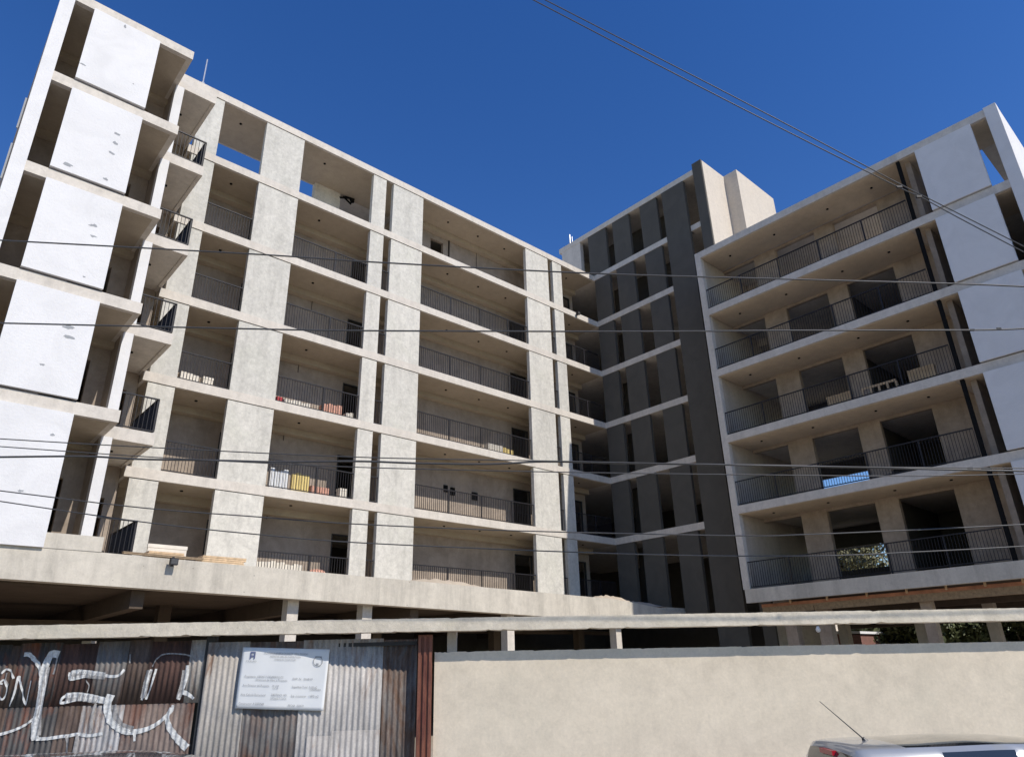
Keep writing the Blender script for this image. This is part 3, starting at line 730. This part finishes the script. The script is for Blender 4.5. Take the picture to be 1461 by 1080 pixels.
# notice board
def board():
    c = [at(347,923,10.385), at(470,926,10.455), at(461,1014,10.455), at(335,1010,10.385)]
    t = empty('notice_board', (c[3]+c[2])/2); tag(t, 'white construction notice board with small printed lines on the gate', 'sign')
    org = (c[3]+c[2])/2
    ex = (c[2]-c[3]); ez = (c[0]-c[3]); W = ex.length; H = ez.length
    def P(u, v, d=0):                       # u right 0..1, v down 0..1
        q = c[0]*(1-u)*(1-v)+c[1]*u*(1-v)+c[2]*u*v+c[3]*(1-u)*v
        bow = .012*math.sin(u*5)+.008*math.sin(u*11+v*3)
        return Vector((q.x, q.y-bow-d, q.z))-org
    m_ = MB(); N = 30; K = 16
    for lay in (0, -.006):
        for i in range(N+1):
            for j in range(K+1): m_.v.append(tuple(P(i/N, j/K, -lay if False else -(-lay) )))
    L = (N+1)*(K+1)
    for i in range(N):
        for j in range(K):
            q = i*(K+1)+j; m_.f.append((q, q+1, q+K+2, q+K+1)); m_.f.append((L+q, L+q+K+1, L+q+K+2, L+q+1))
    for i in range(N):
        q = i*(K+1); m_.f.append((q, q+K+1, L+q+K+1, L+q)); q += K; m_.f.append((q, L+q, L+q+K+1, q+K+1))
    for j in range(K):
        q = j; m_.f.append((q, L+q, L+q+1, q+1)); q = N*(K+1)+j; m_.f.append((q, q+1, L+q+1, L+q))
    m_.build('board', plain('board_paint', (.72,.725,.71), .5, vs=3, var=.04), t, True)
    ink = plain('grey_ink', (.30,.31,.32), .7); ink2 = plain('blue_ink', (.13,.15,.26), .7)
    def text(s, u, v, h, wd, mat, name='text_line'):
        cu = bpy.data.curves.new('t', 'FONT'); cu.body = s; cu.size = 1; cu.resolution_u = 2
        to = bpy.data.objects.new('t', cu); COL.objects.link(to)
        dg = bpy.context.evaluated_depsgraph_get(); me = bpy.data.meshes.new_from_object(to.evaluated_get(dg))
        bpy.data.objects.remove(to)
        xs = [v_.co.x for v_ in me.vertices]; x0, x1 = min(xs), max(xs)
        for v_ in me.vertices:
            uu = u+(v_.co.x-x0)/(x1-x0)*wd; vv = v-v_.co.y*h
            v_.co = P(uu, vv, .010)
        me.materials.clear(); me.materials.append(mat)
        o = bpy.data.objects.new(name, me); COL.objects.link(o); o.parent = t
    text('MUNICIPALIDAD DE LA CIUDAD DE OBRAS PRIVADAS', .26, .105, .045, .50, ink)
    text('PERMISO DE OBRA EN CONSTRUCCION', .33, .155, .04, .35, ink)
    text('VIVIENDAS COLECTIVAS', .38, .205, .04, .25, ink)
    text('Propietario: OBRAS Y DESARROLLOS', .07, .495, .05, .44, ink)
    text('Direccion de Obra y Proyecto', .20, .545, .05, .36, ink)
    text('EXP. N.  2018/19', .62, .515, .05, .22, ink)
    text('Arq. Director del Proyecto', .06, .64, .05, .30, ink); text('M. 218', .40, .64, .05, .07, ink); text('C.P. 41', .405, .675, .045, .06, ink)
    text('Superficie Total', .62, .645, .05, .17, ink); text('5.120 m2', .81, .645, .05, .09, ink); text('CONSTRUIDA', .82, .68, .045, .13, ink)
    text('Arq. Calculo Estructural', .05, .79, .05, .28, ink); text('DESTINO: VIV.', .40, .785, .055, .18, ink); text('LOCALES Y COCH.', .395, .84, .055, .18, ink)
    text('Sup. a construir', .62, .79, .05, .17, ink); text('1.870 m2', .82, .79, .055, .11, ink)
    text('Constructor: A DEFINIR', .04, .935, .055, .29, ink); text('FECHA  20/8/19', .60, .945, .05, .17, ink)
    # emblem at left: two bars and a cap; at right: an oval badge
    def quad(u0, u1, v0, v1, mat, n='emblem'):
        q = MB(); q.v = [tuple(P(a_, b_, .010)) for a_, b_ in ((u0,v0),(u1,v0),(u1,v1),(u0,v1))]; q.f = [(0,3,2,1)]; return q.build(n, mat, t)
    for q in [(.10,.115,.07,.19),(.145,.16,.07,.19),(.115,.145,.07,.095),(.115,.145,.13,.155)]: quad(*q, ink2)
    text('CIUDAD', .06, .24, .035, .12, ink)
    quad(.845,.92,.12,.14, ink); quad(.86,.89,.235,.265, ink)
    q = MB(); n_ = 24
    for r_ in (.0, 1.0):
        for i in range(n_):
            a_ = 2*math.pi*i/n_; q.v.append(tuple(P(.88+math.cos(a_)*(.055-.008*r_), .205+math.sin(a_)*(.085-.012*r_), .010)))
    for i in range(n_): q.f.append((i, (i+1) % n_, n_+(i+1) % n_, n_+i))
    q.build('emblem', ink, t)
board()

# ------------------------------------------------------------------ overhead cables
def cable(pts, r, lab, g='power lines over the street', kn=None, ext=14):
    """pts: (pixel x, pixel y, depth)"""
    W = [at(*p) for p in pts]; P = []
    for i in range(len(W)-1):
        p0, p1, p2, p3 = W[max(i-1,0)], W[i], W[i+1], W[min(i+2,len(W)-1)]
        for k in range(10):
            t = k/10; P.append(.5*((2*p1)+(-p0+p2)*t+(2*p0-5*p1+4*p2-p3)*t*t+(-p0+3*p1-3*p2+p3)*t**3))
    P.append(W[-1])
    a_ = (W[0]-W[1]).normalized(); b_ = (W[-1]-W[-2]).normalized()
    P = [W[0]+a_*ext] + P + [W[-1]+b_*ext]
    m_ = MB(); m_.tube([p-W[0] for p in P], r, 6)
    o = m_.build('power_line', M['wire'], None, True); o.location = W[0]; tag(o, lab, 'cable', g)
    for (x, y, Y) in (kn or []):
        p = at(x, y, Y)-W[0]; MB().rbox(p, (.055,.022,.022)).build('clamp', M['rail'], o)
    return o
cable([(0,343,8),(365,363,8),(530,374,8),(840,390,8),(1145,399,8),(1363,405,8),(1461,409,8)], .0105, 'highest of the cables crossing the photograph from side to side')
cable([(0,461,8),(365,469.5,8),(530,472,8),(895,473,8),(1145,471.5,8),(1387,471,8),(1461,469,8)], .0105, 'second cable down, crossing the third floor of the building', kn=[(1387,471,8),(1425,469,8)])
cable([(0,626,7.6),(200,637.5,7.6),(507,652,7.6),(780,657.5,7.6),(1145,665,7.6),(1321,667,7.6),(1461,668,7.6)], .0065, 'thin cable just above the thick twisted one')
cable([(0,652,7.8),(120,651,7.8),(200,655,7.8),(320,657,7.8),(400,659,7.8),(510,658,7.8),(600,661,7.8),(700,662,7.8),(780,658.5,7.8),(900,661,7.8),(1100,664,7.8),(1321,669,7.8),(1461,672,7.8)], .012, 'thick wavy twisted cable at mid height', kn=[(1384,668,7.8),(1404,668,7.8)])
cable([(0,637,7.4),(200,651,7.4),(365,660,7.4),(542,667.5,7.4),(815,673.7,7.4),(1096,677.5,7.4),(1300,679,7.4),(1461,676,7.4)], .006, 'thin cable just below the thick twisted one')
cable([(0,700,8.2),(200,724,8.2),(365,737,8.2),(500,747,8.2),(737,757,8.2),(1050,764,8.2),(1145,762.5,8.2),(1300,756,8.2),(1461,748,8.2)], .0075, 'upper of the two lowest cables')
cable([(0,715,8.2),(200,744,8.2),(365,762,8.2),(530,775,8.2),(895,790,8.2),(1145,793,8.2),(1311,787,8.2),(1461,779,8.2)], .0075, 'lowest cable over the ground floor')
def diag(pts, ys): return [(x, y, Y) for (x, y), Y in zip(pts, ys)]
cable(diag([(777,0),(1056,143),(1286,264),(1328,285),(1461,352)], [5.6,5.9,6.2,6.3,6.6]), .0062, 'upper of the two slanting cables against the sky', ext=4)
cable(diag([(760,0),(1041,146),(1271,262),(1311,280),(1366,310),(1461,360)], [5.4,5.7,6.0,6.1,6.2,6.4]), .0062, 'lower of the two slanting cables against the sky', kn=[(1283,267,6.02),(1311,281,6.1)], ext=4)

# ------------------------------------------------------------------ cars
def car_paint(name, c):
    m, nt, b = new(name); b.inputs['Base Color'].default_value = (*c, 1); b.inputs['Metallic'].default_value = .3
    b.inputs['Roughness'].default_value = .36; b.inputs['Coat Weight'].default_value = 1; b.inputs['Coat Roughness'].default_value = .05
    tc = nd(nt, 'ShaderNodeTexCoord').outputs['Object']; bump(nt, b, noise(nt, tc, 300, 2), .03, .001)
    return m
def glass_m():
    m, nt, b = new('car_glass'); b.inputs['Base Color'].default_value = (.03,.035,.04,1); b.inputs['Roughness'].default_value = .04
    b.inputs['Coat Weight'].default_value = .6; return m
GL = glass_m(); TYRE = plain('tyre_rubber', (.02,.02,.02), .8); TRIM = plain('black_trim', (.02,.02,.022), .45)
LAMP = plain('red_lens', (.42,.01,.02), .15); HL = plain('clear_lens', (.7,.7,.72), .1)
def interp(tab, x):
    for (x0, v0), (x1, v1) in zip(tab, tab[1:]):
        if x <= x1:
            t = (x-x0)/(x1-x0) if x1 > x0 else 0; t = max(0, min(1, t)); return v0+(v1-v0)*t
    return tab[-1][1]
def smooth_tab(tab, x):
    d = .10; return (interp(tab, x-d)+interp(tab, x)+interp(tab, x+d)+interp(tab, x-d/2)+interp(tab, x+d/2))/5
def make_car(name, x0, yc, paint_, label, antenna=True, sunroof=True):
    t = empty(name, (x0, yc, 0)); tag(t, label, 'car', None)
    L = 4.03; top = [(-.1,.55),(0,.60),(.04,.95),(.11,1.36),(.17,1.425),(.45,1.45),(.9,1.452),(1.35,1.462),(1.8,1.452),(2.25,1.405),(2.55,1.34),(3.15,1.02),(3.35,.955),(3.75,.82),(3.98,.66),(4.03,.5),(4.2,.45)]
    hw = [(-.1,.60),(0,.66),(.15,.78),(.6,.85),(2,.86),(3.2,.84),(3.8,.74),(4.03,.58),(4.2,.5)]
    rw = [(-.1,.50),(.1,.50),(.2,.53),(.6,.575),(1.4,.60),(2.2,.58),(2.6,.55),(3.2,.66),(3.8,.6),(4.2,.5)]
    belt = [(-.1,.9),(0,.92),(.6,.98),(1.5,.95),(2.6,.90),(3.2,.88),(3.8,.76),(4.03,.5),(4.2,.45)]
    NX = 130; rows = []
    for i in range(NX+1):
        x = L*i/NX; zt = smooth_tab(top, x)-.015*(1 if x>.5 else x/.5); w_ = smooth_tab(hw, x); r_ = smooth_tab(rw, x); zb = min(smooth_tab(belt, x), zt-.02)
        sec = []
        for k in range(9):                   # crowned roof
            u = k/8; sec.append((r_*u, zt-.022*u**2.2-(.028 if u == 1 else 0)))
        zr = sec[-1][1]; gh = max(0.0, zr-zb)
        for k in range(1, 9):                # glasshouse side
            u = k/8; sec.append((r_+(w_-.05-r_)*u**1.15, zr-gh*u))
        zz = zb
        for u, dw in ((.08,.02),(.25,.04),(.5,.05),(.75,.035),(1,-.02)):
            sec.append((w_-.05+dw, zb-(zb-.24)*u))
        rows.append((x, sec))
    NS = len(rows[0][1]); faces = {'body': [], 'side': [], 'rear': [], 'wind': [], 'sun': [], 'trim': []}
    verts = []
    for sgn in (1, -1):
        base = len(verts)
        for x, sec in rows:
            for (y, z) in sec: verts.append((x, sgn*y, z))
        for i in range(NX):
            x = rows[i][0]
            for j in range(NS-1):
                q = base+i*NS+j; f = (q, q+NS, q+NS+1, q+1) if sgn < 0 else (q, q+1, q+NS+1, q+NS)
                key = 'body'
                if 8 <= j <= 14 and .50 < x < 2.95:
                    u0 = j-8
                    if not (1.45 < x < 1.53 or (x < .50+.06*(6-u0)) or (x > 2.45+.08*(u0))): key = 'side'
                if j <= 6 and 2.62 < x < 3.12: key = 'wind'
                if j <= 6 and sunroof and .62 < x < 2.5: key = 'sun'
                if (j <= 6 and .05 < x < .16): key = 'rear'
                if j == 15 and .45 < x < 2.9: key = 'trim'
                faces[key].append(f)
    # split the side windows into panes
    def mk(nm, fs, mat, off=0):
        ids = sorted({i for f in fs for i in f}); mp = {i: k for k, i in enumerate(ids)}
        m_ = MB(); m_.v = [verts[i] for i in ids]; m_.f = [tuple(mp[i] for i in f) for f in fs]
        o = m_.build(nm, mat, t, True); return o
    bo = mk('body', faces['body'], paint_)
    for sgn in (1, -1):
        for lo, hi in ((.4,1.49),(1.49,3.2)):
            fs = [f for f in faces['side'] if verts[f[0]][1]*sgn > 0 and lo < verts[f[0]][0] < hi]
            if fs: mk('side_window', fs, GL)
    mk('rear_window', faces['rear'], GL); mk('windscreen', faces['wind'], GL)
    if faces['sun']: mk('glass_roof', faces['sun'], GL)
    mk('window_trim', faces['trim'], TRIM)
    MB().box(.145,.2,-.14,.14,1.335,1.372).build('brake_light', LAMP, t)
    for s in (1,-1):
        MB().rbox((.06,s*.66,.88),(.12,.16,.34)).build('tail_light', LAMP, t)
        MB().rbox((3.88,s*.58,.66),(.22,.26,.16)).build('headlight', HL, t)
        MB().rbox((2.45,s*.95,.98),(.14,.18,.13)).build('mirror', paint_, t)
        for xx in (.72, 3.2):
            w_ = MB(); w_.tube([(xx,s*.66,.31),(xx,s*.87,.31)], .31, 28); wo = w_.build('wheel', TYRE, t)
            r_ = MB(); r_.tube([(xx,s*.80,.31),(xx,s*.885,.31)], .2, 20); r_.build('rim', M['galv'], wo)
    if antenna:
        a_ = MB(); a_.tube([(.52,.0,1.42),(.50,.0,1.455)], [.03,.014], 8); a_.tube([(.50,0,1.45),(.17,0,1.76)], [.006,.003], 6); a_.build('antenna', TRIM, t)
    MB().box(-.05,.12,-.72,.72,.3,.55).build('bumper', paint_, t)
    return t
SILVER = car_paint('silver_paint', (.40,.41,.41)); GREY = car_paint('dark_paint', (.10,.10,.11))
xr = at(1160,1066,7.0).x
make_car('parked_car', xr-.02, 7.05, SILVER, 'silver hatchback with roof antenna parked in front of the beige wall')
car2 = make_car('parked_car', at(150,1078,7).x-2.0+.35, 7.02, GREY, 'dark parked car of which only the roof shows below the graffiti', antenna=False, sunroof=False)
car2.scale = (1, 1, 1.03)

# ------------------------------------------------------------------ planting behind the building
def leafmat(name, c):
    m, nt, b = new(name); tc = nd(nt, 'ShaderNodeTexCoord').outputs['Object']
    f = noise(nt, tc, 1.3, 4); f2 = noise(nt, tc, 9, 2)
    cc = ramp(nt, f, [(.3, mul(c,.6)), (.7, mul(c,1.4))]); cc = mix(nt, 1, cc, ramp(nt, f2, [(.3,.7),(.7,1.3)]), 'MULTIPLY')
    nt.links.new(cc, b.inputs['Base Color']); b.inputs['Roughness'].default_value = .55; b.inputs['Specular IOR Level'].default_value = .3
    return m
LEAF = leafmat('leaves', (.09,.105,.045)); LEAF2 = leafmat('olive_leaves', (.16,.15,.07)); BARK = plain('bark', (.12,.09,.06), .9, var=.3)
def leaves(m_, cen, rad, n, s, rr):
    for _ in range(n):
        d = Vector((rr.gauss(0,1), rr.gauss(0,1), rr.gauss(0,1))).normalized()
        p = Vector(cen) + Vector((d.x*rad[0], d.y*rad[1], d.z*rad[2]))*rr.random()**.45
        e1 = Vector((rr.uniform(-1,1), rr.uniform(-1,1), rr.uniform(-1,1))).normalized(); e2 = e1.cross(d if abs(e1.dot(d)) < .9 else Vector((0,0,1))).normalized()
        q = len(m_.v); L = s*rr.uniform(.6,1.3)
        m_.v += [tuple(p-e1*L), tuple(p+e2*L*.45), tuple(p+e1*L), tuple(p-e2*L*.45)]; m_.f.append((q,q+1,q+2,q+3))
def tree(a, b, h, cr, lab, seed, mat=LEAF2, n=9000, group=None):
    rr = random.Random(seed); p = LP(a, b, 0); t = empty('tree', (p.x, p.y, 0)); tag(t, lab, 'tree', group)
    tr = MB(); tr.tube([(0,0,0),(.05,.03,h*.2),(.1,-.05,h*.42),(0,0,h*.7)], [.22,.18,.13,.04], 10)
    cr_ = MB()
    for i in range(22):
        an = rr.uniform(0, 6.28); r_ = cr*rr.uniform(.15,.8); z = h*rr.uniform(.38,.9)
        r_ *= 1-.5*max(0, (z/h-.65)/.35)
        c = (math.cos(an)*r_, math.sin(an)*r_, z)
        tr.tube([(0,0,z*.55), (c[0]*.5,c[1]*.5,z*.8), c], [.07,.045,.012], 6)
        leaves(cr_, c, (cr*.40, cr*.40, h*.12), n//22, .17, rr)
    tr.build('trunk', BARK, t, True); cr_.build('crown', mat, t)
    return t
tree(-20, 2.6, 11.2, 4.0, 'bushy olive green tree seen through the open rooms of the right wing', 4, n=13000)
tree(-20, -4.6, 10.2, 3.4, 'olive green tree beside the tree behind the right wing', 8)
for i, bb in enumerate([6.9,8.2,9.6,11.0,12.4,13.8,15.2,16.6,18.0,19.4,20.8,22.2,7.5,9.0,10.4,11.8,13.2,14.6,16.0,17.4,18.8,20.2]):
    rr = random.Random(20+i); p = LP((-9.2+(.9 if i % 2 else -.5)) if i < 12 else -11.4, bb, 0)
    t = empty('bush', (p.x, p.y, 0)); tag(t, 'dense dark green bush in the row growing behind the right wing', 'bush', 'bushes behind the right wing')
    m_ = MB()
    for _ in range(16): leaves(m_, (rr.uniform(-1,1), rr.uniform(-1,1), rr.uniform(.8,4.3)), (.8,.8,.75), 300, .135, rr)
    m_.build('foliage', LEAF, t)
    q = MB(); q.tube([(0,0,0),(.1,0,1.5),(0,.1,3)], [.09,.06,.02], 7); q.build('stem', BARK, t)
# small red-brown shed with a sloping white roof, and a bulb hanging before it
p = LP(-6.6, 7.6, 0); t = empty('shed', (p.x, p.y, 0), ROTZ); tag(t, 'small red brown shed with sloping white roof under the right wing', 'shed')
MB().hexa([(-1,-1.5,0),(1,-1.5,0),(1,1,0),(-1,1,0),(-1,-1.5,3.25),(1,-1.5,3.25),(1,1,3.12),(-1,1,3.12)]).build('wall', M['brick'], t)
MB().hexa([(-1.2,-1.7,3.32),(1.2,-1.7,3.32),(1.2,1.1,3.15),(-1.2,1.1,3.15),(-1.2,-1.7,3.42),(1.2,-1.7,3.42),(1.2,1.1,3.25),(-1.2,1.1,3.25)]).build('roof', M['whiteboard'], t)
p = LP(1.5, 10.17, 1.1); t = empty('hanging_bulb', p); tag(t, 'white bulb hanging below the right wing by a column', 'lamp')
m_ = MB(); m_.tube([(0,0,-.16),(0,0,-.13),(0,0,-.06),(0,0,.02),(0,0,.05)], [.02,.07,.09,.05,.03], 12); m_.build('bulb', M['bulb'], t, True)
m_ = MB(); m_.tube([(0,0,.05),(0,0,.75)], .008, 6); m_.build('cord', M['black'], t)
